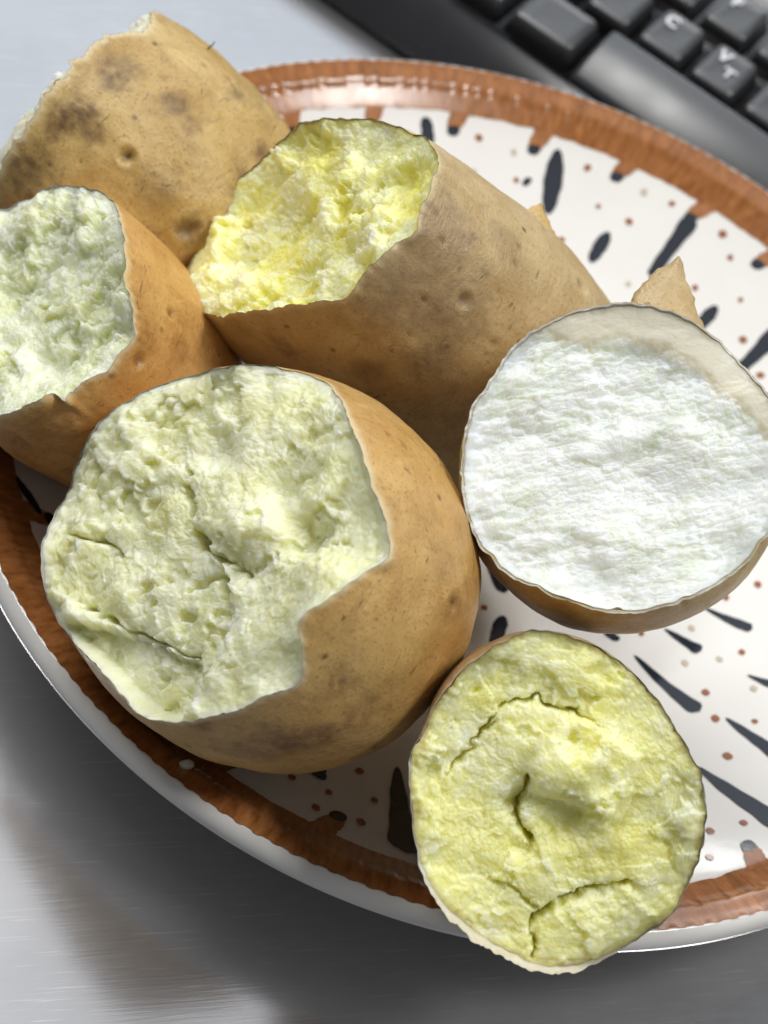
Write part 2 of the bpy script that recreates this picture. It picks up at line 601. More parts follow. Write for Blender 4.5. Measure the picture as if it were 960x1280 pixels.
class Tube:
    def __init__(self, v):
        cx, cy, dep, a1, a2, a3, self.a, self.b, self.rot, self.L, self.be, self.ta = v
        self.c0 = CAM + ray((cx, cy)) * dep
        self.dep = dep
        ax = M @ np.array([a1, a2, a3])
        self.ax = ax / np.linalg.norm(ax)
        e1 = np.cross(self.ax, [0, 0, 1.0])
        self.e1 = e1 / np.linalg.norm(e1)
        self.e2 = np.cross(self.ax, self.e1)

    def r1(self, th):
        return self.a * np.cos(th - self.rot) ** 2 + self.b * np.sin(th - self.rot) ** 2

    def R(self, th, s):
        return self.r1(th) * prof(s / self.L, self.be, self.ta)

    def local(self, p):
        d = p - self.c0
        return d @ self.e1, d @ self.e2, d @ self.ax

    def world(self, x, y, s):
        return self.c0 + x[..., None] * self.e1 + y[..., None] * self.e2 + s[..., None] * self.ax

    def plane_xy(self, px, s=0.0):
        """photo pixel -> face plane coordinates"""
        d = ray(px)
        t = ((self.c0 + s * self.ax - CAM) @ self.ax) / (d @ self.ax)
        x, y, _ = self.local(CAM + d * t[..., None])
        return x, y

    def fit_rim(self, poly, lam=0.01, win=0.02, fix=()):
        p4 = np.array(poly, float)
        sm = []
        for i in range(len(p4)):                      # rounded outline through the traced points, a little ragged
            a, b, c, d = p4[i - 1], p4[i], p4[(i + 1) % len(p4)], p4[(i + 2) % len(p4)]
            for t in np.linspace(0, 1, 8, endpoint=False):
                sm.append(b + 0.5 * t * ((c - a) + t * ((2 * a - 5 * b + 4 * c - d) + t * (3 * (b - c) + d - a))))
        sm = np.array(sm)
        sm += np.stack([fbm(np.stack([sm[:, 0] * 0.09, sm[:, 1] * 0.09, 0 * sm[:, 0] + z], -1), 4) for z in (1.5, 8.5)], -1) * 3.0
        pl = np.concatenate([sm, sm[:1]])
        seg = np.linalg.norm(np.diff(pl, axis=0), axis=1)
        cum = np.concatenate([[0], np.cumsum(seg)])
        tq = np.linspace(0, cum[-1], 500, endpoint=False)
        pts = np.stack([np.interp(tq, cum, pl[:, 0]), np.interp(tq, cum, pl[:, 1])], -1)
        d = ray(pts)
        deps = np.linspace(self.dep - 0.04, self.dep + 0.06, 500)
        best = np.full(len(pts), 1e9)
        S = np.zeros(len(pts)); TH = np.zeros(len(pts)); K = np.ones(len(pts))
        for t in deps:
            x, y, s = self.local(CAM + d * t)
            th = np.arctan2(y, x)
            R = self.R(th, s)
            rad = np.hypot(x, y)
            c = (rad - R) ** 2 + lam * s ** 2
            m = c < best
            best = np.where(m, c, best)
            S = np.where(m, s, S); TH = np.where(m, th, TH); K = np.where(m, rad / R, K)
        o = np.argsort(TH)
        th, s = TH[o], S[o]
        th = np.concatenate([th - 2 * np.pi, th, th + 2 * np.pi])
        s = np.tile(s, 3)
        grid = np.linspace(-np.pi, np.pi, 720, endpoint=False)
        w = np.exp(-0.5 * ((grid[:, None] - th[None]) / win) ** 2) + 1e-12
        w /= w.sum(1)[:, None]
        s0 = w @ s
        for t0, wid, val in fix:
            dd = (grid - t0 + np.pi) % (2 * np.pi) - np.pi
            f = sstep(wid, wid * 0.55, np.abs(dd))
            s0 = s0 * (1 - f) + val * f
        # radius for every angle so that the rim lies on the traced outline
        k = np.ones(len(grid))
        for i, (g, sv) in enumerate(zip(grid, s0)):
            dirv = math.cos(g) * self.e1 + math.sin(g) * self.e2
            o3 = self.c0 + self.ax * sv
            Rg = float(self.R(np.array(g), np.array(sv)))
            (q0, q1), _ = proj(np.stack([o3, o3 + dirv * Rg]))
            d2 = q1 - q0
            a, b = pl[:-1] - q0, pl[1:] - q0
            e = b - a
            den = d2[0] * e[:, 1] - d2[1] * e[:, 0]
            den = np.where(np.abs(den) < 1e-9, 1e-9, den)
            tt_ = (a[:, 0] * e[:, 1] - a[:, 1] * e[:, 0]) / den
            uu_ = (a[:, 0] * d2[1] - a[:, 1] * d2[0]) / den
            ok = (tt_ > 0) & (uu_ >= -1e-6) & (uu_ <= 1 + 1e-6)
            if ok.any():
                tv_ = tt_[ok]
                q = q0 + d2 * tv_[np.argmin(np.abs(tv_ - 1))]
                rd = ray(q)
                nrm_ = np.cross(rd, np.cross(rd, dirv))
                k[i] = np.clip(((CAM - o3) @ nrm_) / (dirv @ nrm_) / Rg, 0.8, 1.2)
        kk = np.concatenate([k[-6:], k, k[:6]])
        ker = np.exp(-0.5 * (np.arange(-6, 7) / 1.2) ** 2)
        k = np.convolve(kk, ker / ker.sum(), 'valid')
        return grid, s0, k


def per(grid, val, th):
    g = np.concatenate([grid, [grid[0] + 2 * np.pi]])
    v = np.concatenate([val, [val[0]]])
    return np.interp((th + np.pi) % (2 * np.pi) - np.pi, g, v)


def mat_skin(name, c_lo, c_hi, c_blot, c_dark, blot=0.5, rough=0.42):
    t = NT(name)
    ob = t.coord()
    lf = t.coord('loft', (1, 1, 0.35))
    lfx = t.coord('loft', (1, 1, 3.0))
    n1 = t.noise(ob, 75, 5, 0.6, 0.4)
    n2 = t.noise(lf, 330, 4, 0.6, 0.6)
    n3 = t.noise(ob, 1500, 3, 0.6)
    n4 = t.noise(ob, 150, 5, 0.65, 0.8)
    wr = t.noise(lfx, 260, 4, 0.6, 1.2)
    base = t.mix(t.rng(n1, 0.32, 0.68), c_lo, c_hi)
    base = t.mix(t.rng(n4, 0.52, 0.74, 0, blot), base, c_blot)
    base = t.mix(t.rng(n2, 0.56, 0.75, 0, 0.45), base, tuple(min(1, 1.22 * x) for x in c_hi))
    base = t.mix(t.rng(n3, 0.56, 0.70, 0, 0.5), base, c_blot)
    vo = t.n('ShaderNodeTexVoronoi')
    vo.inputs['Scale'].default_value = 210
    t.l(ob, vo.inputs['Vector'])
    big_ = t.noise(ob, 100, 2)
    speck = t.math('MULTIPLY', t.rng(vo.outputs['Distance'], 0.06, 0.17, 1, 0), t.rng(big_, 0.5, 0.6, 0, 0.75))
    base = t.mix(speck, base, c_dark)
    scr = t.rng(t.noise(lfx, 120, 3, 0.7, 2.0), 0.655, 0.70, 0, 0.55)
    base = t.mix(scr, base, c_dark)
    base = t.mix(t.attr('spot'), base, c_dark)
    base = t.mix(t.attr('stain'), base, c_blot)
    base = t.mix(t.attr('edge'), base, srgb(222, 204, 164))
    h = t.math('ADD', t.math('MULTIPLY', wr, 0.7), t.math('MULTIPLY', n3, 0.35))
    bp = t.bump(h, 0.30, 0.0012)
    bp = t.bump(n2, 0.10, 0.0015, bp)
    t.set(Base_Color=base, Roughness=t.rng(n4, 0.3, 0.7, rough - 0.06, rough + 0.12), Specular_IOR_Level=0.5,
          Subsurface_Weight=0.05, Subsurface_Radius=(0.0022, 0.0012, 0.0005), Subsurface_Scale=1.0, Normal=bp)
    return t.m


def mat_flesh(name, c_pale, c_mid, c_sat, c_band, scale=95, rough=0.42, sss=0.9, streak=None):
    t = NT(name)
    ob = t.coord()
    vec = ob
    n1 = t.noise(vec, scale, 5, 0.62, 0.5)
    n2 = t.noise(vec, scale * 4.2, 4, 0.6, 0.3)
    n3 = t.noise(ob, 2600, 2, 0.5)
    f = t.math('ADD', t.math('MULTIPLY', n1, 0.65), t.math('MULTIPLY', n2, 0.35))
    base = t.ramp(f, [(0.34, c_pale), (0.5, c_mid), (0.66, c_sat)])
    gr = t.noise(ob, 1300, 3, 0.6)
    base = t.mix(t.rng(gr, 0.5, 0.72, 0, 0.5), base, c_pale)
    base = t.mix(t.rng(gr, 0.28, 0.46, 0.35, 0), base, c_sat)
    base = t.mix(t.attr('band'), base, c_band)
    base = t.mix(t.attr('stain'), base, c_sat)
    bp = t.bump(n2, 0.12, 0.0010)
    bp = t.bump(n3, 0.12, 0.0004, bp)
    t.set(Base_Color=base, Roughness=t.rng(n2, 0.3, 0.7, rough - 0.08, rough + 0.15), Specular_IOR_Level=0.45,
          Subsurface_Weight=sss, Subsurface_Radius=(0.0048, 0.0042, 0.0026), Subsurface_Scale=1.0, Normal=bp)
    return t.m


NT_S, NK_S = 384, 150        # skin grid
NT_F, NR_F = 640, 210        # flesh grid


def sweet_potato(v, label, skin_mat, flesh_mat, lining_mat, seed, trace=None, rim_amp=0.0006, over=None,
                 cs=0.0, wpow=2.2, disp=None, cracks=(), bumps=(), slabs=(), band_poly=None, band_w=0.05, band_amp=0.35,
                 spots=(), stains=(), lump=0.02, flesh_stains=(), s0fun=None, inset=0.00012, lam=0.01, win=0.03, fix=()):
    tb = Tube(v)
    rs = np.random.RandomState(seed)
    if trace is not None:
        grid, s0g, kg = tb.fit_rim(trace, lam, win, fix)
    else:
        grid = np.linspace(-np.pi, np.pi, 720, endpoint=False)
        s0g, kg = (s0fun(grid) if s0fun else 0 * grid), 1 + 0 * grid

    def blur(a, w=36):
        ker = np.exp(-0.5 * (np.arange(-3 * w, 3 * w + 1) / w) ** 2)
        n_ = len(a)
        return np.convolve(np.concatenate([a[-3 * w:], a, a[:3 * w]]), ker / ker.sum(), 'valid')
    kgb, s0gb = blur(kg), blur(s0g)

    def rimnoise(th):
        c = np.stack([np.cos(th) * 4, np.sin(th) * 4, 0 * th + seed], -1)
        return rim_amp * (0.6 * fbm(c, 4) + 0.8 * fbm(c * 5 + 3, 4))

    def overf(th):
        c = np.stack([np.cos(th) * 7, np.sin(th) * 7, 0 * th + seed + 50.5], -1)
        e = 0.00025 + 0.0004 * np.clip(fbm(c, 3), 0, 1)
        if over is not None:
            for px, wid, amt in over:
                xx, yy = tb.plane_xy(np.array(px, float))
                t0 = math.atan2(yy, xx)
                dd = (th - t0 + np.pi) % (2 * np.pi) - np.pi
                e = e + amt * np.exp(-0.5 * (dd / wid) ** 2) * (1 + 0.5 * fbm(c * 3, 3))
        return e

    def radial(th, s, s0):
        c = np.stack([np.cos(th) * 1.3, np.sin(th) * 1.3, s * 40 + seed * 3.7], -1).reshape(-1, 3)
        lp = (lump * fbm(c, 3) + lump * 0.35 * fbm(c * 3.1 + 5, 3)).reshape(th.shape)
        k = per(grid, kg, th)
        kb_ = per(grid, kgb, th)
        k = kb_ + (k - kb_) * np.exp(-np.clip(s - s0, 0, 1) / 0.0022)
        return tb.R(th, s) * (1 + (k - 1) * np.exp(-np.clip(s - s0, 0, 1) / 0.014)) * (1 + lp * sstep(0.0, 0.010, s - s0))

    # ---- skin
    th = np.linspace(-np.pi, np.pi, NT_S, endpoint=False)
    s0 = per(grid, s0g, th) + rimnoise(th)
    st = s0 - overf(th)
    t = np.linspace(0, 1, NK_S)[:, None] ** 1.15
    S = st[None] + (tb.L * 0.9995 - st[None]) * (1 - (1 - t) ** 1.6)
    T = np.repeat(th[None], NK_S, 0)
    Rr = radial(T, S, np.repeat(s0[None], NK_S, 0))
    W = tb.world(Rr * np.cos(T), Rr * np.sin(T), S).reshape(-1, 3)
    loft = np.stack([Rr * np.cos(T), Rr * np.sin(T), S], -1).reshape(-1, 3)
    # dents, dark eyes and stains picked on the visible side
    pxs, dp = proj(W)
    ctr = tb.c0 + tb.ax * tb.L * 0.5
    out = loft[:, 0:1] * tb.e1 + loft[:, 1:2] * tb.e2
    out /= np.linalg.norm(out, axis=1)[:, None] + 1e-9
    spot = np.zeros(len(W)); stain = np.zeros(len(W))
    W0 = W.copy()

    def pick(px):
        d2 = np.hypot(pxs[:, 0] - px[0], pxs[:, 1] - px[1])
        m = np.where(d2 < max(8, d2.min() + 1))[0]
        return W0[m[np.argmin(dp[m])]]
    nz = 0.7 + 0.6 * noise3(W0 * 1100 + seed)
    nzs, nzf = fbm(W0 * 220 + seed, 4), fbm(W0 * 600 + seed, 3)
    for px, rad, depth, dark in spots:
        p = pick(px)
        d = np.linalg.norm(W0 - p, axis=1)
        wv = np.exp(-(d / rad) ** 2)
        W -= out * (wv * depth)[:, None]
        W += out * (np.exp(-((d - 1.7 * rad) / (0.7 * rad)) ** 2) * depth * 0.25)[:, None]
        spot = np.maximum(spot, np.clip(np.exp(-(d / (rad * 0.8)) ** 2) * dark * nz, 0, 1))
    for _ in range(16):                                # small eyes scattered over the skin
        p = W0[rs.randint(len(W0))]
        rad = rs.uniform(0.0004, 0.001)
        d = np.linalg.norm(W0 - p, axis=1)
        W -= out * (np.exp(-(d / rad) ** 2) * rad * 0.5)[:, None]
        spot = np.maximum(spot, np.exp(-(d / (rad * 0.7)) ** 2) * rs.uniform(0.3, 0.8))
    for px, rad, amt in stains:
        p = pick(px)
        d = np.linalg.norm(W0 - p, axis=1) * (1 + 0.5 * nzs)
        stain = np.maximum(stain, np.clip(amt * sstep(rad, rad * 0.35, d) * (0.75 + 0.5 * nzf), 0, 1))
    base = np.array([W[:, 0].mean(), W[:, 1].mean(), W[:, 2].min()])
    root = thing('sweet_potato', tuple(base), label, 'sweet potato', 'broken boiled sweet potatoes on the plate')
    me = mesh_from('skin', W - base, grid_faces(NK_S, NT_S), skin_mat)
    vattr(me, 'loft', loft); fattr(me, 'spot', spot); fattr(me, 'stain', stain)
    sd_ = (S - st[None]).ravel()
    fattr(me, 'edge', np.clip(0.9 * np.exp(-(sd_ / (0.0009 + 0.0005 * nzs)) ** 2), 0, 1))
    link('skin', me, root)
    # ---- pale inner side of the peel where it stands above the flesh
    kk = 7
    t = np.linspace(0, 1, kk)[:, None]
    S2 = st[None] + (s0[None] + 0.0012 - st[None]) * t
    T2 = np.repeat(th[None], kk, 0)
    R2 = radial(T2, S2, np.repeat(s0[None], kk, 0)) - 0.0003 * sstep(0, 0.5, t)
    W2 = tb.world(R2 * np.cos(T2), R2 * np.sin(T2), S2 - 0.00008 * (1 - t)).reshape(-1, 3)
    link('peel_lining', mesh_from('peel_lining', W2 - base, grid_faces(kk, NT_S)[:, ::-1], lining_mat), root)
    # ---- flesh
    thf = np.linspace(-np.pi, np.pi, NT_F, endpoint=False)
    s0b = per(grid, s0g, thf)
    rn = rimnoise(thf)
    s0f = s0b + rn
    cr = np.stack([np.cos(thf) * 16, np.sin(thf) * 16, 0 * thf + seed + 3.3], -1)
    rim = radial(thf, s0f, s0f) - inset - 0.00022 * np.clip(fbm(cr, 4) + 0.1, 0, 1)
    rho = (np.linspace(1e-6, 1, NR_F) ** 0.72)[:, None]
    rimb = blur(rim, 34)
    s0s = per(grid, s0gb, thf)
    re = rho * (rimb[None] + (rim - rimb)[None] * rho ** 7)
    X = re * np.cos(thf)[None]
    Yy = re * np.sin(thf)[None]
    x, y = X.ravel(), Yy.ravel()
    rf = np.repeat(rho, NT_F, 1).ravel()
    Sb = (cs * (1 - rho ** 2.5) + s0s[None] * rho ** wpow + (s0b - s0s)[None] * rho ** 7 + rn[None] * rho ** 18).ravel()
    edge = sstep(1.0, 0.86, rf)
    band = np.zeros(len(x)) + sstep(1 - band_w, 1.0, rf + 0.03 * fbm(np.stack([x * 300, y * 300, 0 * x + seed], -1), 3))
    if band_poly is not None:
        bx, by = tb.plane_xy(np.array(band_poly, float))
        sd = poly_sd(x, y, list(zip(bx, by)))
        bz = 0.85 * sstep(0.0010, -0.0014, sd + 0.0009 * fbm(np.stack([x * 420, y * 420, 0 * x + seed], -1), 4))
        band = np.maximum(band * 0.5, bz)
    rough_w = 1 - band_amp * 0 - (1 - band_amp) * band
    # cracks and slabs are drawn in photo pixels, moved to the plane of the cut
    wx = x + 0.0009 * fbm(np.stack([x * 300, y * 300, 0 * x + 1 + seed], -1), 4)
    wy = y + 0.0009 * fbm(np.stack([x * 300, y * 300, 0 * x + 9 + seed], -1), 4)
    D = np.zeros(len(x))
    vary = np.clip(0.75 + 0.9 * fbm(n2(x, y, 330, seed + 71.0), 3), 0.1, 1.5)
    for line, width, depth, step in cracks:
        lx, ly = tb.plane_xy(np.array(line, float), cs * 0.6)
        d, sd = seg_dist(wx, wy, list(zip(lx, ly)))
        D += 1.7 * depth * vary * np.exp(-(d / (width * (0.35 + 0.35 * vary))) ** 1.2)
        if step:
            D += -step * 0.5 * np.tanh(sd * d / width * 1.5) * np.exp(-(d / 0.006) ** 2)
    for px, radpx, amt in bumps:
        bx, by = tb.plane_xy(np.array(px, float), cs * 0.6)
        rr_ = radpx * tb.dep / FPX
        D += -0.95 * amt * np.exp(-(((wx - bx) ** 2 + (wy - by) ** 2) / rr_ ** 2) ** 1.3)
    for poly, amt, soft in slabs:
        bx, by = tb.plane_xy(np.array(poly, float), cs * 0.6)
        sdv = poly_sd(wx, wy, list(zip(bx, by)))
        D += -amt * sstep(-soft, soft, sdv)
    D = D * sstep(1.0, 0.93, rf)
    D += disp(x, y, rf, edge, seed) * rough_w
    # sideways crumble so that flakes lean over
    q = np.stack([x * 520, y * 520, D * 300 + seed], -1)
    lx = 0.00022 * fbm(q, 3) * edge * rough_w
    ly = 0.00022 * fbm(q + 40, 3) * edge * rough_w
    WF = tb.world(x + lx, y + ly, Sb + D)
    stn = np.zeros(len(x))
    for px, radpx, amt in flesh_stains:
        bx, by = tb.plane_xy(np.array(px, float))
        rr_ = radpx * tb.dep / FPX
        nzz = fbm(np.stack([x * 300, y * 300, 0 * x + seed], -1), 3)
        stn = np.maximum(stn, np.clip(amt * np.exp(-((x - bx) ** 2 + (y - by) ** 2) / rr_ ** 2 * (1 + 0.6 * nzz)), 0, 1))
    fc = grid_faces(NR_F, NT_F)
    me = mesh_from('flesh', WF - base, fc[:, ::-1], flesh_mat)
    fattr(me, 'band', np.clip(band, 0, 1)); fattr(me, 'stain', stn)
    link('flesh', me, root)
    return tb, root, base


def rot_px(v, a, b):
    """direction on the cut face, as an angle, of a line drawn in the photo"""
    xx, yy = Tube(v).plane_xy(np.array([a, b], float))
    return math.atan2(yy[1] - yy[0], xx[1] - xx[0])


def n2(x, y, f, z):
    return np.stack([x * f, y * f, 0 * x + z], -1)


def mounds(x, y, cell, seed):
    """rounded grains packed side by side, each with its own height"""
    xs, ys = x / cell, y / cell
    ix, iy = np.floor(xs).astype(int), np.floor(ys).astype(int)
    best = np.full(x.shape, -9.0)
    for dx in (-1, 0, 1):
        for dy in (-1, 0, 1):
            cx, cy = ix + dx, iy + dy
            h = _perm[_perm[(cx + seed) & 255] + ((cy + 3 * seed) & 255)]
            h2 = _perm[h + 31]
            px, py = cx + 0.1 + 0.8 * h / 255.0, cy + 0.1 + 0.8 * h2 / 255.0
            d = (xs - px) ** 2 + (ys - py) ** 2
            best = np.maximum(best, 0.9 * _perm[h2 + 57] / 255.0 - 1.5 * d)
    return best


def crumble(big=0.0016, puff=0.0012, ledge=0.0009, tuft=0.0004, grain=0.0001, rot=0.0, stretch=1.0, freq=1.0):
    """relief of broken boiled flesh: swellings, rounded lumps with sharp valleys, ragged ledges, small tufts"""
    def f(x, y, rf, edge, seed):
        c, s = math.cos(rot), math.sin(rot)
        xr, yr = (c * x + s * y) / stretch * freq, (-s * x + c * y) * freq
        wx = xr + 0.0014 * fbm(n2(xr, yr, 230, seed + 0.3), 4)
        wy = yr + 0.0014 * fbm(n2(xr, yr, 230, seed + 7.7), 4)
        keep = 0.45 + 0.55 * edge
        zone = sstep(-0.3, 0.35, fbm(n2(x, y, 62, seed + 51.0), 2))      # some parts break rough, some smooth
        kz = keep * (0.25 + 0.75 * zone)
        sx = xr + 0.0004 * fbm(n2(xr, yr, 500, seed + 5.3), 2)
        sy = yr + 0.0004 * fbm(n2(xr, yr, 500, seed + 6.9), 2)
        h = big * fbm(n2(xr, yr, 75, seed + 2.2), 3) * keep
        h = h + puff * 0.8 * fbm(n2(wx, wy, 170, seed + 3.1), 3) * keep * (0.4 + 0.6 * zone)
        h = h + puff * 0.9 * mounds(sx, sy, 0.0048, seed + 1) * keep * (0.35 + 0.65 * zone)
        l1 = fbm(n2(wx, wy, 105, seed + 21.0), 4, 0.55)
        for lv in (-0.25, 0.22):
            h = h + ledge * (sstep(lv - 0.04, lv + 0.04, l1) - 0.5) * kz
        mask = sstep(-0.2, 0.35, fbm(n2(x, y, 130, seed + 12.2), 3))
        h = h + tuft * 1.0 * mounds(sx + 0.003, sy, 0.0019, seed + 2) * (0.3 + 0.7 * mask)
        h = h + tuft * 0.62 * mounds(sx, sy + 0.002, 0.0010, seed + 3) * (0.45 + 0.55 * mask)
        h = h + tuft * 0.36 * mounds(sx + 0.001, sy, 0.00055, seed + 4)
        h = h + grain * fbm(n2(x, y, 2600, seed + 1.1), 2)
        return -h
    return f


m_lining = mat_flesh('peel_lining_pale', srgb(214, 196, 150), srgb(205, 180, 130), srgb(190, 160, 110), srgb(200, 180, 140), 140)
m_lining_w = mat_flesh('peel_lining_white', srgb(232, 228, 214), srgb(222, 212, 190), srgb(206, 190, 160), srgb(210, 200, 180), 140)

SK_A = mat_skin('skin_ochre_blotched', srgb(175, 140, 77), srgb(205, 176, 115), srgb(107, 80, 49), srgb(53, 40, 27), 0.5, 0.40)
SK_B = mat_skin('skin_tan_mauve', srgb(179, 150, 101), srgb(207, 184, 139), srgb(135, 110, 87), srgb(65, 50, 37), 0.42, 0.40)
SK_C = mat_skin('skin_orange_tan', srgb(187, 136, 69), srgb(211, 168, 103), srgb(141, 94, 45), srgb(65, 42, 23), 0.5, 0.38)
SK_D = mat_skin('skin_caramel', srgb(187, 144, 79), srgb(209, 172, 109), srgb(125, 84, 45), srgb(73, 48, 25), 0.4, 0.40)
SK_E = mat_skin('skin_olive_tan', srgb(179, 148, 79), srgb(205, 178, 115), srgb(141, 110, 59), srgb(73, 56, 33), 0.4, 0.38)
SK_F = mat_skin('skin_dull_brown', srgb(157, 126, 85), srgb(187, 156, 113), srgb(121, 92, 63), srgb(65, 50, 33), 0.4, 0.42)

FL_A = mat_flesh('flesh_cream', srgb(248, 245, 226), srgb(243, 238, 210), srgb(232, 223, 172), srgb(236, 228, 198))
FL_B = mat_flesh('flesh_lemon', srgb(250, 249, 214), srgb(248, 246, 176), srgb(241, 233, 104), srgb(240, 232, 140), 110)
FL_C = mat_flesh('flesh_pale_green', srgb(243, 245, 226), srgb(235, 239, 206), srgb(219, 223, 164), srgb(240, 241, 218), 105)
FL_D = mat_flesh('flesh_celery', srgb(244, 245, 220), srgb(237, 238, 197), srgb(222, 221, 155), srgb(234, 233, 204), 95)
FL_E = mat_flesh('flesh_white', srgb(243, 246, 245), srgb(237, 241, 236), srgb(219, 227, 205), srgb(232, 225, 202), 120, 0.36, 0.9)
FL_F = mat_flesh('flesh_yellow_green', srgb(251, 250, 212), srgb(248, 246, 176), srgb(236, 231, 130), srgb(216, 206, 128), 100)

# back left piece: its cut faces away
PA = [88.0, 148.0, 0.358, 0.7346, 0.5833, 0.13, 0.0282, 0.0252, -0.0658, 0.0540, 0.066, -0.0548]


def s0_A(g):
    xx, yy = Tube(PA).plane_xy(np.array([178.0, 14.0]))
    dd = (g - math.atan2(yy, xx) + np.pi) % (2 * np.pi) - np.pi
    rag = fbm(np.stack([np.cos(g) * 2, np.sin(g) * 2, 0 * g + 3.3], -1), 4)
    return 0.0014 * np.sin(2 * g + 0.7) + 0.0016 * rag + 0.0045 * np.exp(-0.5 * (dd / 0.22) ** 2) - 0.001


tA, rA, bA = sweet_potato(PA, 'ochre sweet potato piece with dark blotches at the back, broken end facing away',
    SK_A, FL_A, m_lining, 11, None, 0.0011, None, -0.0035, 2.0, crumble(), lump=0.03, s0fun=s0_A,
    spots=[((165, 200), 0.0012, 0.0011, 1.0), ((236, 292), 0.0016, 0.0009, 0.8), ((212, 96), 0.0008, 0.0004, 0.6), ((262, 76), 0.0007, 0.0003, 0.7)],
    stains=[((75, 152), 0.005, 1.0), ((108, 138), 0.0045, 0.95), ((122, 165), 0.0035, 0.85), ((140, 82), 0.005, 0.8), ((300, 110), 0.003, 0.6), ((200, 240), 0.006, 0.45), ((228, 128), 0.0045, 0.8), ((165, 78), 0.004, 0.6),
            ((335, 190), 0.004, 0.8), ((25, 215), 0.006, 0.8), ((238, 292), 0.004, 0.8), ((245, 150), 0.003, 0.6)])

PB = [379.9813, 273.189, 0.3186, 0.5557, 0.4297, 0.6678, 0.0198, 0.0281, 0.439, 0.1030, 0.1696, -0.1256]
trB = [(400, 150), (440, 150), (480, 153), (520, 168), (540, 180), (549, 205), (540, 235), (528, 262), (522, 290), (500, 305),
       (470, 330), (452, 348), (440, 370), (400, 378), (350, 385), (300, 393), (270, 397), (245, 385), (230, 362), (240, 330),
       (255, 300), (275, 262), (300, 225), (330, 200), (365, 165)]
tB, rB, bB = sweet_potato(PB, 'long tan sweet potato with lemon yellow broken end, in the middle of the plate',
    SK_B, FL_B, m_lining, 23, trB, 0.0004, None, 0.0035, 2.4, crumble(0.0018, 0.0014, 0.0014, 0.00050, 0.00008), lump=0.022, lam=0.03, win=0.05, fix=[(-1.95, 0.6, 0.0008)],
    bumps=[((335, 300), 45, -2.4e-3), ((300, 262), 28, -1.6e-3), ((420, 230), 50, 1.6e-3), ((380, 340), 30, -1.5e-3), ((390, 195), 22, -2.0e-3),
           ((505, 225), 18, -2.6e-3), ((515, 265), 14, -2.0e-3), ((460, 290), 40, 1.8e-3), ((300, 350), 30, 1.4e-3), ((345, 225), 20, -1.6e-3)],
    flesh_stains=[((505, 222), 26, 0.9), ((395, 195), 30, 0.6), ((330, 310), 40, 0.45), ((515, 262), 16, 0.8)],
    spots=[((587, 380), 0.0011, 0.0010, 0.8), ((528, 382), 0.0007, 0.0005, 0.9), ((735, 354), 0.0012, 0.0009, 0.7), ((560, 300), 0.0006, 0.0004, 0.6),
           ((600, 297), 0.0006, 0.0004, 0.5), ((613, 435), 0.0008, 0.0004, 0.6), ((545, 397), 0.0006, 0.0003, 0.6)],
    stains=[((560, 300), 0.011, 0.55), ((500, 380), 0.010, 0.5), ((570, 390), 0.009, 0.6), ((640, 300), 0.006, 0.45), ((535, 460), 0.007, 0.7),
            ((350, 440), 0.004, 0.7), ((460, 470), 0.005, 0.7), ((300, 420), 0.004, 0.5)])

PC = [34.771, 374.4742, 0.3183, 0.4511, 0.3945, 0.8005, 0.0246, 0.0218, -0.2375, 0.0610, 0.13, 0.12]
trC = [(88, 232), (115, 236), (140, 250), (152, 280), (158, 320), (163, 360), (170, 385), (172, 420), (150, 445), (140, 462),
       (125, 470), (100, 490), (88, 508), (70, 495), (40, 505), (0, 520), (-40, 515), (-80, 470), (-98, 400), (-90, 330),
       (-60, 280), (-20, 262), (10, 262), (35, 250), (60, 235)]
tC, rC, bC = sweet_potato(PC, 'sweet potato piece with pale green broken face at the left edge of the photo',
    SK_C, FL_C, m_lining_w, 37, trC, 0.0004, [((165, 375), 0.10, 0.0012), ((100, 495), 0.12, 0.0010)], 0.003, 2.2,
    crumble(0.0016, 0.0013, 0.0015, 0.00050, 0.00008), lump=0.025, lam=0.03,
    bumps=[((20, 290), 30, 2.0e-3), ((60, 350), 30, -1.6e-3), ((100, 380), 24, 1.2e-3), ((60, 455), 34, -2.8e-3), ((70, 430), 18, 1.6e-3), ((10, 360), 30, -1.6e-3)],
    spots=[((180, 453), 0.0011, 0.0007, 0.9), ((145, 476), 0.0007, 0.0003, 0.9), ((222, 392), 0.0009, 0.0005, 0.6)],
    stains=[((190, 430), 0.004, 0.6), ((60, 540), 0.008, 0.6), ((15, 560), 0.006, 0.7), ((230, 440), 0.004, 0.5)])

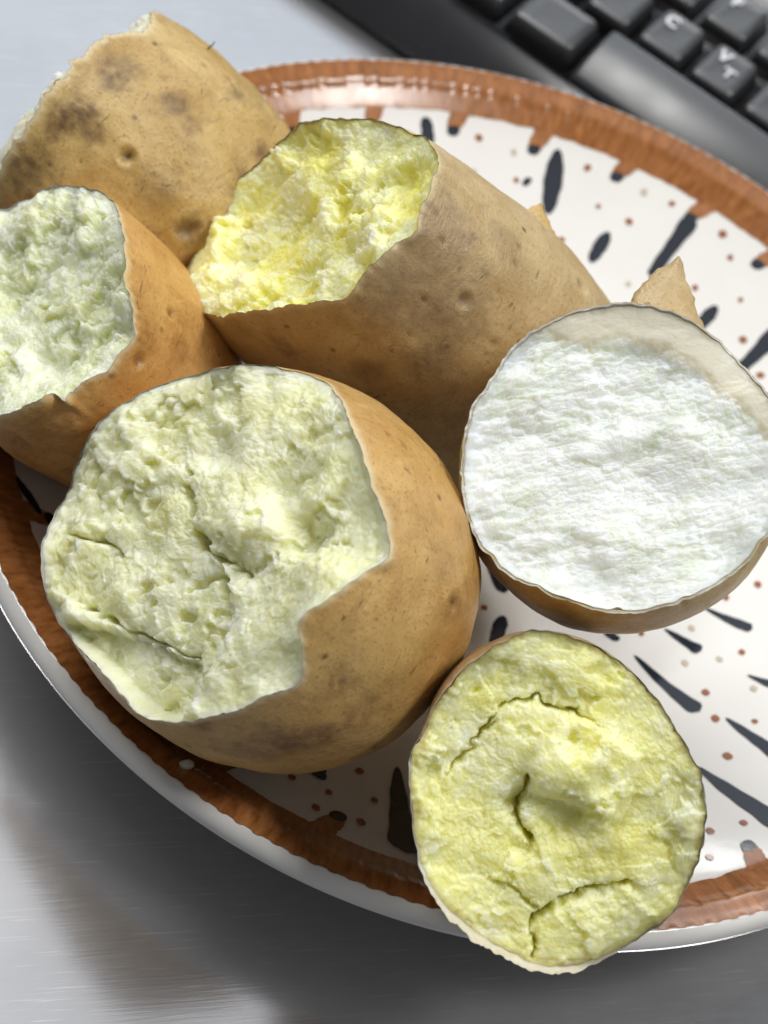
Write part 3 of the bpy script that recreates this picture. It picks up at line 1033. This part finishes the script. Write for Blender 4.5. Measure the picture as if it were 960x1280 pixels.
PD = [255.5031, 676.4951, 0.2873, 0.4425, 0.2318, 0.8026, 0.0313, 0.0284, -0.5859, 0.0508, 0.1377, -0.131]
trD = [(337, 457), (399, 474), (423, 495), (448, 544), (466, 606), (488, 667), (488, 701), (460, 717), (423, 741), (377, 775),
       (379, 809), (377, 852), (343, 867), (288, 892), (214, 904), (174, 892), (153, 870), (128, 840), (98, 809), (67, 766),
       (52, 704), (61, 661), (85, 618), (98, 575), (122, 532), (165, 498), (233, 471), (288, 458)]
tD, rD, bD = sweet_potato(PD, 'largest sweet potato piece, celery green cracked face, caramel skin torn at lower right',
    SK_D, FL_D, m_lining_w, 41, trD, 0.0003, [((480, 690), 0.12, 0.0004)], 0.0015, 2.0,
    crumble(0.0009, 0.0008, 0.0014, 0.00042, 0.00008), lump=0.02, fix=[(1.35, 0.75, 0.0012)],
    cracks=[([(230, 584), (233, 624), (242, 674), (270, 692), (279, 735), (285, 775)], 0.0006, 0.0044, 0.0006),
            ([(110, 760), (153, 784), (208, 809), (242, 824), (254, 870)], 0.0007, 0.0045, -0.0018),
            ([(85, 664), (131, 677), (150, 690)], 0.0004, 0.0018, 0.0004), ([(270, 692), (310, 720), (330, 705)], 0.0004, 0.0016, 0.0)],
    bumps=[((374, 672), 26, -4.0e-3), ((300, 708), 18, -2.2e-3), ((264, 560), 30, -2.2e-3), ((350, 600), 46, -2.4e-3), ((318, 655), 32, 3.2e-3),
           ((178, 690), 28, -1.6e-3), ((190, 720), 16, 1.2e-3), ((415, 720), 34, 1.4e-3), ((150, 740), 36, 1.2e-3), ((210, 590), 34, 1.2e-3), ((330, 800), 36, 1.6e-3)],
    slabs=[([(95, 775), (153, 790), (208, 815), (242, 830), (252, 880), (215, 930), (120, 880), (60, 790)], -0.0045, 0.0006),
           ([(380, 690), (470, 720), (520, 690), (500, 560), (440, 470), (420, 600)], -0.0016, 0.002)],
    spots=[((507, 573), 0.0007, -0.0003, 0.0), ((575, 752), 0.0011, 0.0004, 0.8), ((430, 860), 0.0007, 0.0003, 0.7), ((505, 635), 0.0005, 0.0002, 0.5),
           ((415, 862), 0.0005, 0.0002, 0.6)],
    stains=[((360, 935), 0.006, 0.9), ((400, 925), 0.005, 0.85), ((300, 945), 0.006, 0.6), ((430, 860), 0.004, 0.5), ((560, 700), 0.005, 0.35), ((480, 880), 0.005, 0.5), ((450, 905), 0.004, 0.6), ((335, 950), 0.004, 0.7), ((575, 760), 0.004, 0.5), ((245, 912), 0.003, 0.8)])

PE = [778.5584, 570.248, 0.2927, 0.0823, 0.2316, 0.9635, 0.0256, 0.0249, -0.7627, 0.0464, 0.1124, 0.1157]
trE = [(579, 591), (589, 520), (614, 478), (643, 437), (685, 405), (739, 387), (793, 382), (843, 393), (885, 418), (935, 466),
       (962, 499), (982, 550), (986, 600), (972, 648), (950, 676), (914, 716), (852, 749), (785, 764), (735, 757), (664, 730), (622, 703), (593, 662)]
bpE0 = [(580, 588), (592, 528), (637, 445), (664, 427), (697, 431), (735, 440), (785, 433), (831, 446), (868, 467), (893, 492),
       (918, 508), (950, 545), (980, 600), (972, 655), (950, 684), (914, 724), (852, 757), (785, 772), (735, 765), (664, 738), (620, 710), (588, 662)]
bpE = [(778 + (x - 778) * 1.035, 575 + (y - 575) * 1.045) for x, y in bpE0]
tE, rE, bE = sweet_potato(PE, 'sweet potato end with snow white fluffy cut face, right of the others',
    SK_E, FL_E, m_lining_w, 53, trE, 0.0003, None, 0.0016, 2.6, win=0.08, inset=-0.00045, lam=0.1, disp=crumble(0.0008, 0.0009, 0.0005, 0.00042, 0.00007, rot_px(PE, (700, 580), (860, 545)), 2.2, 1.25), band_poly=bpE, band_amp=0.12, lump=0.015, slabs=[(bpE, -0.0011, 0.0016)],
    bumps=[((690, 560), 60, 1.0e-3), ((830, 590), 44, -1.2e-3), ((850, 560), 34, 1.2e-3), ((730, 720), 40, -1.2e-3), ((900, 690), 36, -1.2e-3), ((760, 670), 40, 0.9e-3)],
    spots=[((765, 765), 0.0010, 0.0005, 0.9)], stains=[((700, 770), 0.004, 0.4)])

PF = [698.0273, 999.8991, 0.28, 0.0534, -0.0330, 0.9778, 0.0214, 0.0269, -0.8534, 0.0532, -0.035, 0.0798]
trF = [(676, 787), (720, 797), (764, 819), (803, 853), (833, 892), (857, 931), (877, 970), (882, 1019), (874, 1073), (852, 1117),
       (840, 1142), (793, 1176), (740, 1203), (686, 1210), (647, 1196), (607, 1176), (554, 1132), (532, 1098), (519, 1044), (512, 980),
       (512, 941), (527, 917), (549, 873), (578, 838), (622, 806), (651, 792)]
tF, rF, bF = sweet_potato(PF, 'nearest sweet potato piece, yellow green cracked face overhanging the front plate rim',
    SK_F, FL_F, m_lining_w, 67, trF, 0.0003, [((580, 1165), 0.3, 0.0028), ((690, 1212), 0.22, 0.0018)], 0.0, 2.4,
    crumble(0.0005, 0.0006, 0.0011, 0.00036, 0.00007), band_w=0.06, lump=0.02, lam=0.08, win=0.05,
    cracks=[([(600, 918), (622, 885), (647, 875), (674, 870), (693, 886), (718, 892), (745, 905)], 0.0003, 0.0022, -0.0006),
            ([(620, 902), (588, 929), (559, 966)], 0.0003, 0.0014, 0.0003),
            ([(662, 972), (658, 992), (645, 1006), (650, 1030), (666, 1056)], 0.0006, 0.0034, 0.0008),
            ([(664, 1195), (666, 1147), (705, 1122), (745, 1110), (790, 1109)], 0.0004, 0.0032, 0.0008),
            ([(622, 1098), (671, 1132)], 0.0003, 0.0016, 0.0004)],
    bumps=[((646, 1000), 16, -3.0e-3), ((690, 960), 30, 1.8e-3), ((730, 940), 40, 1.4e-3), ((750, 975), 14, -1.6e-3), ((700, 1030), 26, -1.5e-3),
           ((620, 960), 40, 0.8e-3), ((770, 1040), 40, 0.9e-3), ((600, 1060), 40, 0.7e-3)],
    slabs=[([(664, 960), (690, 890), (745, 905), (800, 945), (792, 990), (765, 1020), (705, 1000), (676, 995)], 0.0016, 0.0007),
           ([(668, 1195), (670, 1150), (706, 1128), (790, 1115), (820, 1150), (740, 1205)], 0.0012, 0.0006)],
    spots=[], stains=[((600, 800), 0.006, 0.6)])

# ------------------------------------------------------------------ loose flaps of peel
def peel_flap(poly, dep_a, dep_b, mat, lin, root, base, bulge=0.001, thick=0.0006, n=14):
    """thin curved triangular sheet of skin; poly = base left, tip, base right in photo pixels; dep = depth of base and tip"""
    a, t, b = [np.array(p, float) for p in poly]
    V = []
    for i in range(n + 1):
        f = i / n
        for j in range(n + 1):
            g = j / n
            l = a + (t - a) * f
            r = b + (t - b) * f
            l = l + np.array([-1, -0.6]) * 7 * math.sin(math.pi * f) * (abs(a[0] - b[0]) / 90)
            px = l + (r - l) * g + np.array([math.sin(f * 17 + g * 5) * 1.6 + math.sin(f * 41) * 0.8, math.sin(f * 23 + 1) * 1.0]) * abs(2 * g - 1) * (abs(a[0] - b[0]) / 90)
            dep = dep_a + (dep_b - dep_a) * f - bulge * math.sin(math.pi * g) * (1 - 0.6 * f)
            V.append(CAM + ray(px) * dep)
    V = np.array(V)
    back = V + (M @ np.array([0.25, 0.1, 1.0])) * thick
    nn = (n + 1) ** 2
    f1 = grid_faces(n + 1, n + 1, False)
    bd = [i * (n + 1) for i in range(n + 1)]
    bd2 = [i * (n + 1) + n for i in range(n + 1)]
    side = [(bd[i], bd[i + 1], bd[i + 1] + nn, bd[i] + nn) for i in range(n)] + [(bd2[i + 1], bd2[i], bd2[i] + nn, bd2[i + 1] + nn) for i in range(n)]
    fs = np.concatenate([f1, f1[:, ::-1] + nn, np.array(side)])
    allv = np.concatenate([V, back])
    me = mesh_from('peel_flap', allv - base, fs, mat)
    vattr(me, 'loft', allv - base); fattr(me, 'edge', np.zeros(len(allv))); fattr(me, 'spot', np.zeros(len(allv))); fattr(me, 'stain', np.zeros(len(allv)))
    return link('peel_flap', me, root)


peel_flap([(782, 388), (849, 321), (884, 424)], 0.3015, 0.3050, SK_B, m_lining, rE, bE, 0.0026)
peel_flap([(652, 272), (676, 254), (696, 298)], 0.3330, 0.3360, SK_A, m_lining, rB, bB, 0.0008)

# one crumb that fell on the rim
_r, _p = onplate((233, 957))
cpos = drape(_r, _p, 0.0004)
us = np.linspace(0, np.pi, 9)[:, None]
ws = np.linspace(0, 2 * np.pi, 12, endpoint=False)[None]
cv = np.stack([np.sin(us) * np.cos(ws), np.sin(us) * np.sin(ws), np.cos(us) + 0 * ws], -1).reshape(-1, 3)
cv = cv * (0.0010 + 0.0003 * fbm(cv * 1.2 + 3, 2))[:, None] * np.array([1.3, 0.9, 0.7])
cme_ = mesh_from('flesh_crumb', cv, grid_faces(9, 12), FL_D)
fattr(cme_, 'band', np.zeros(len(cv))); fattr(cme_, 'stain', np.zeros(len(cv)))
crumb = link('flesh_crumb', cme_, None, tuple(cpos + np.array([0, 0, 0.0004])))
crumb['label'], crumb['category'] = 'tiny pale crumb on the brown rim below the largest piece', 'crumb'

# root hair on the back piece
def tube(name, pts, r, mat, root, base, sides=6):
    pts = np.array(pts)
    V, Fs = [], []
    for i, p in enumerate(pts):
        d = pts[min(i + 1, len(pts) - 1)] - pts[max(i - 1, 0)]
        d /= np.linalg.norm(d)
        u = np.cross(d, [0.3, 0.2, 1]); u /= np.linalg.norm(u)
        w = np.cross(d, u)
        for k in range(sides):
            a = 2 * math.pi * k / sides
            V.append(p + (u * math.cos(a) + w * math.sin(a)) * r * (1 - 0.6 * i / len(pts)))
    me = mesh_from(name, np.array(V) - base, grid_faces(len(pts), sides), mat)
    return link(name, me, root)


t = NT('root_brown'); t.set(Base_Color=srgb(90, 62, 40), Roughness=0.7)
hair = [CAM + ray((258 + dx, 62 - dy)) * (0.3535 + dz) for dx, dy, dz in [(0, -5, 0.003), (2, 1, 0), (5, 4, -.0008), (8, 6, -.001), (10, 10, -.001)]]
tube('root_hair', hair, 0.00022, t.m, rA, bA)

# ------------------------------------------------------------------ the keyboard
def mat_key(name, c, rough):
    t = NT(name)
    cc = t.coord()
    nz = t.noise(cc, 2200, 2)
    sm = t.noise(cc, 60, 3)
    t.set(Base_Color=c, Roughness=t.rng(sm, 0.3, 0.7, rough - 0.04, rough + 0.06), Specular_IOR_Level=0.5, Normal=t.bump(nz, 0.15, 0.0003))
    return t.m


m_key = mat_key('key_black', (0.04, 0.042, 0.047), 0.33)
m_key.node_tree.nodes['Principled BSDF'].inputs['IOR'].default_value = 1.75
m_case = mat_key('case_black', (0.022, 0.022, 0.025), 0.30)
m_case.node_tree.nodes['Principled BSDF'].inputs['IOR'].default_value = 1.8
m_well = mat_key('well_black', (0.006, 0.006, 0.007), 0.6)
t = NT('legend_white'); t.set(Base_Color=(0.85, 0.87, 0.9), Roughness=0.4)
m_leg = t.m

KV = atz(np.array((907., 87.)), 0.024)
ROW = np.array([0.66837, -0.74383, 0.0])
UPH = np.array([0.74383, 0.66837, 0.0])
SL = math.radians(9)
UPV = UPH * math.cos(SL) + np.array([0, 0, 1]) * math.sin(SL)
KN = np.cross(ROW, UPV)
PX, PY = 0.0163, 0.0188
kmat = Matrix([[ROW[0], UPV[0], KN[0], KV[0]], [ROW[1], UPV[1], KN[1], KV[1]], [ROW[2], UPV[2], KN[2], KV[2]], [0, 0, 0, 1]])
kb = thing('keyboard', (0, 0, 0), 'black computer keyboard with white letters behind the plate at the upper right', 'keyboard')
kb.matrix_world = kmat


def bevel_box(name, w, h, z0, z1, inset, mat, cx, cy, parent, scoop=0.0, rad=0.0016, n=5):
    """keycap: rounded rectangle that narrows upward, with a softly rounded shoulder and a scooped top"""
    def ring(hw, hh, z, rr):
        out = []
        for (sx, sy, a0) in ((1, 1, 0), (-1, 1, 90), (-1, -1, 180), (1, -1, 270)):
            for k in range(n):
                a = math.radians(a0 + 90 * k / (n - 1))
                out.append((sx * (hw - rr) + rr * math.cos(a), sy * (hh - rr) + rr * math.sin(a), z))
        return out
    rows = [ring(w / 2, h / 2, z0, rad), ring(w / 2 - inset * 0.7, h / 2 - inset * 0.7, z1 - 0.0012, rad),
            ring(w / 2 - inset * 0.85, h / 2 - inset * 0.85, z1 - 0.0004, rad), ring(w / 2 - inset, h / 2 - inset, z1, rad),
            ring((w / 2 - inset) * 0.6, (h / 2 - inset) * 0.6, z1 - scoop * 0.7, rad * 0.6), ring((w / 2 - inset) * 0.2, (h / 2 - inset) * 0.2, z1 - scoop, rad * 0.2)]
    V = np.array([p for r in rows for p in r])
    m = 4 * n
    fs = [tuple(int(q) for q in f) for f in grid_faces(len(rows), m)] + [tuple(range(5 * m, 6 * m))] + [tuple(range(m - 1, -1, -1))]
    return link(name, mesh_from(name, V, fs, mat), parent, (cx, cy, 0))


def legend(txt, parent, x, y, z, size):
    cu = bpy.data.curves.new('legend', 'FONT')
    cu.body = txt
    cu.size = size
    cu.align_x, cu.align_y = 'CENTER', 'CENTER'
    cu.offset = 0.00012
    cu.extrude = 0.00004
    tmp = bpy.data.objects.new('tmp', cu)
    col.objects.link(tmp)
    dg = bpy.context.evaluated_depsgraph_get()
    me = bpy.data.meshes.new_from_object(tmp.evaluated_get(dg))
    bpy.data.objects.remove(tmp)
    me.materials.clear(); me.materials.append(m_leg)
    return link('legend', me, parent, (x, y, z))


keys = [('X', -2, 0), ('C', -1, 0), ('V', 0, 0), ('B', 1, 0), ('D', -1.5, 1), ('F', -0.5, 1), ('G', 0.5, 1), ('', -3, 0), ('', 2, 0), ('', 1.5, 1), ('', -2.5, 1)]
for ch, kx, ky in keys:
    k = bevel_box('keycap', PX - 0.0018, PY - 0.0022, -0.006, 0.0, 0.0015, m_key, kx * PX, ky * PY, kb, 0.0005)
    if ch:
        legend(ch, k, -0.0026, 0.0034, 0.0001, 0.0052)
    if ch == 'V':
        legend('ㄒ', k, 0.0012, -0.0006, -0.0001, 0.0040)
SPY = -PY + 0.0005
sp0, sp1 = -0.0285, 0.075

def space_bar(xa, xb, yc, depth):
    """long key whose top rolls down towards the typist"""
    prof_ = [(0.5, -0.006), (0.5, -0.0010), (0.485, -0.0003), (0.45, 0.0)] + \
        [(0.40 - 0.90 * t, -0.0046 * t ** 2.1) for t in np.linspace(0, 1, 14)] + [(-0.515, -0.0052), (-0.52, -0.0075)]
    xs = [xa, xa + 0.0004, xa + 0.0014, xb - 0.0014, xb - 0.0004, xb]
    dz = [-0.0016, -0.0005, 0.0, 0.0, -0.0005, -0.0016]
    V = [(x, yc + a * depth, max(b + (d if 0 < i < len(prof_) - 1 else 0), -0.0075)) for x, d in zip(xs, dz) for i, (a, b) in enumerate(prof_)]
    m = len(prof_)
    fs = [(i * m + j, i * m + j + 1, (i + 1) * m + j + 1, (i + 1) * m + j) for i in range(len(xs) - 1) for j in range(m - 1)]
    fs += [tuple(range(m)), tuple(range(6 * m - 1, 5 * m - 1, -1))]
    return link('keycap', mesh_from('keycap', V, fs, m_key), kb)


space_bar(sp0, sp1, SPY, PY - 0.0020)
bevel_box('keycap', 0.0205, PY - 0.0024, -0.006, 0.0002, 0.0018, m_key, sp0 - 0.0017 - 0.01025, SPY, kb, 0.0004)
bevel_box('keycap', 0.0205, PY - 0.0024, -0.006, 0.0002, 0.0018, m_key, sp0 - 0.0034 - 0.03075, SPY, kb, 0.0004)
# case: a rounded bezel in front, a sunken well under the keys
x0, x1 = -0.13, 0.15
yk = SPY - PY / 2 - 0.0016
pts = [(yk - 0.0130, -0.0175), (yk - 0.0134, -0.0145)] + [(yk - 0.0128 * t, -0.0042 - 0.0088 * t ** 1.9) for t in np.linspace(1, 0.04, 14)] + \
    [(yk, -0.0050), (yk + 0.0002, -0.0095), (0.075, -0.0095), (0.0755, -0.003), (0.085, -0.003), (0.086, -0.018), (0.086, -0.040), (yk - 0.010, -0.0178)]
n = len(pts)
CV = [(x, a, b) for x in (x0, x1) for a, b in pts]
CF = [(i, (i + 1) % n, n + (i + 1) % n, n + i) for i in range(n)] + [tuple(range(n - 1, -1, -1)), tuple(range(n, 2 * n))]
cme = mesh_from('case', CV, CF, m_case, True)
co = link('case', cme, kb)

for o in list(bpy.data.objects):
    if o.type == 'MESH' and o.parent is not None and o.name.startswith('case'):
        o.data.polygons.foreach_set('use_smooth', np.array([len(p.vertices) == 4 for p in o.data.polygons]))
bpy.context.view_layer.update()
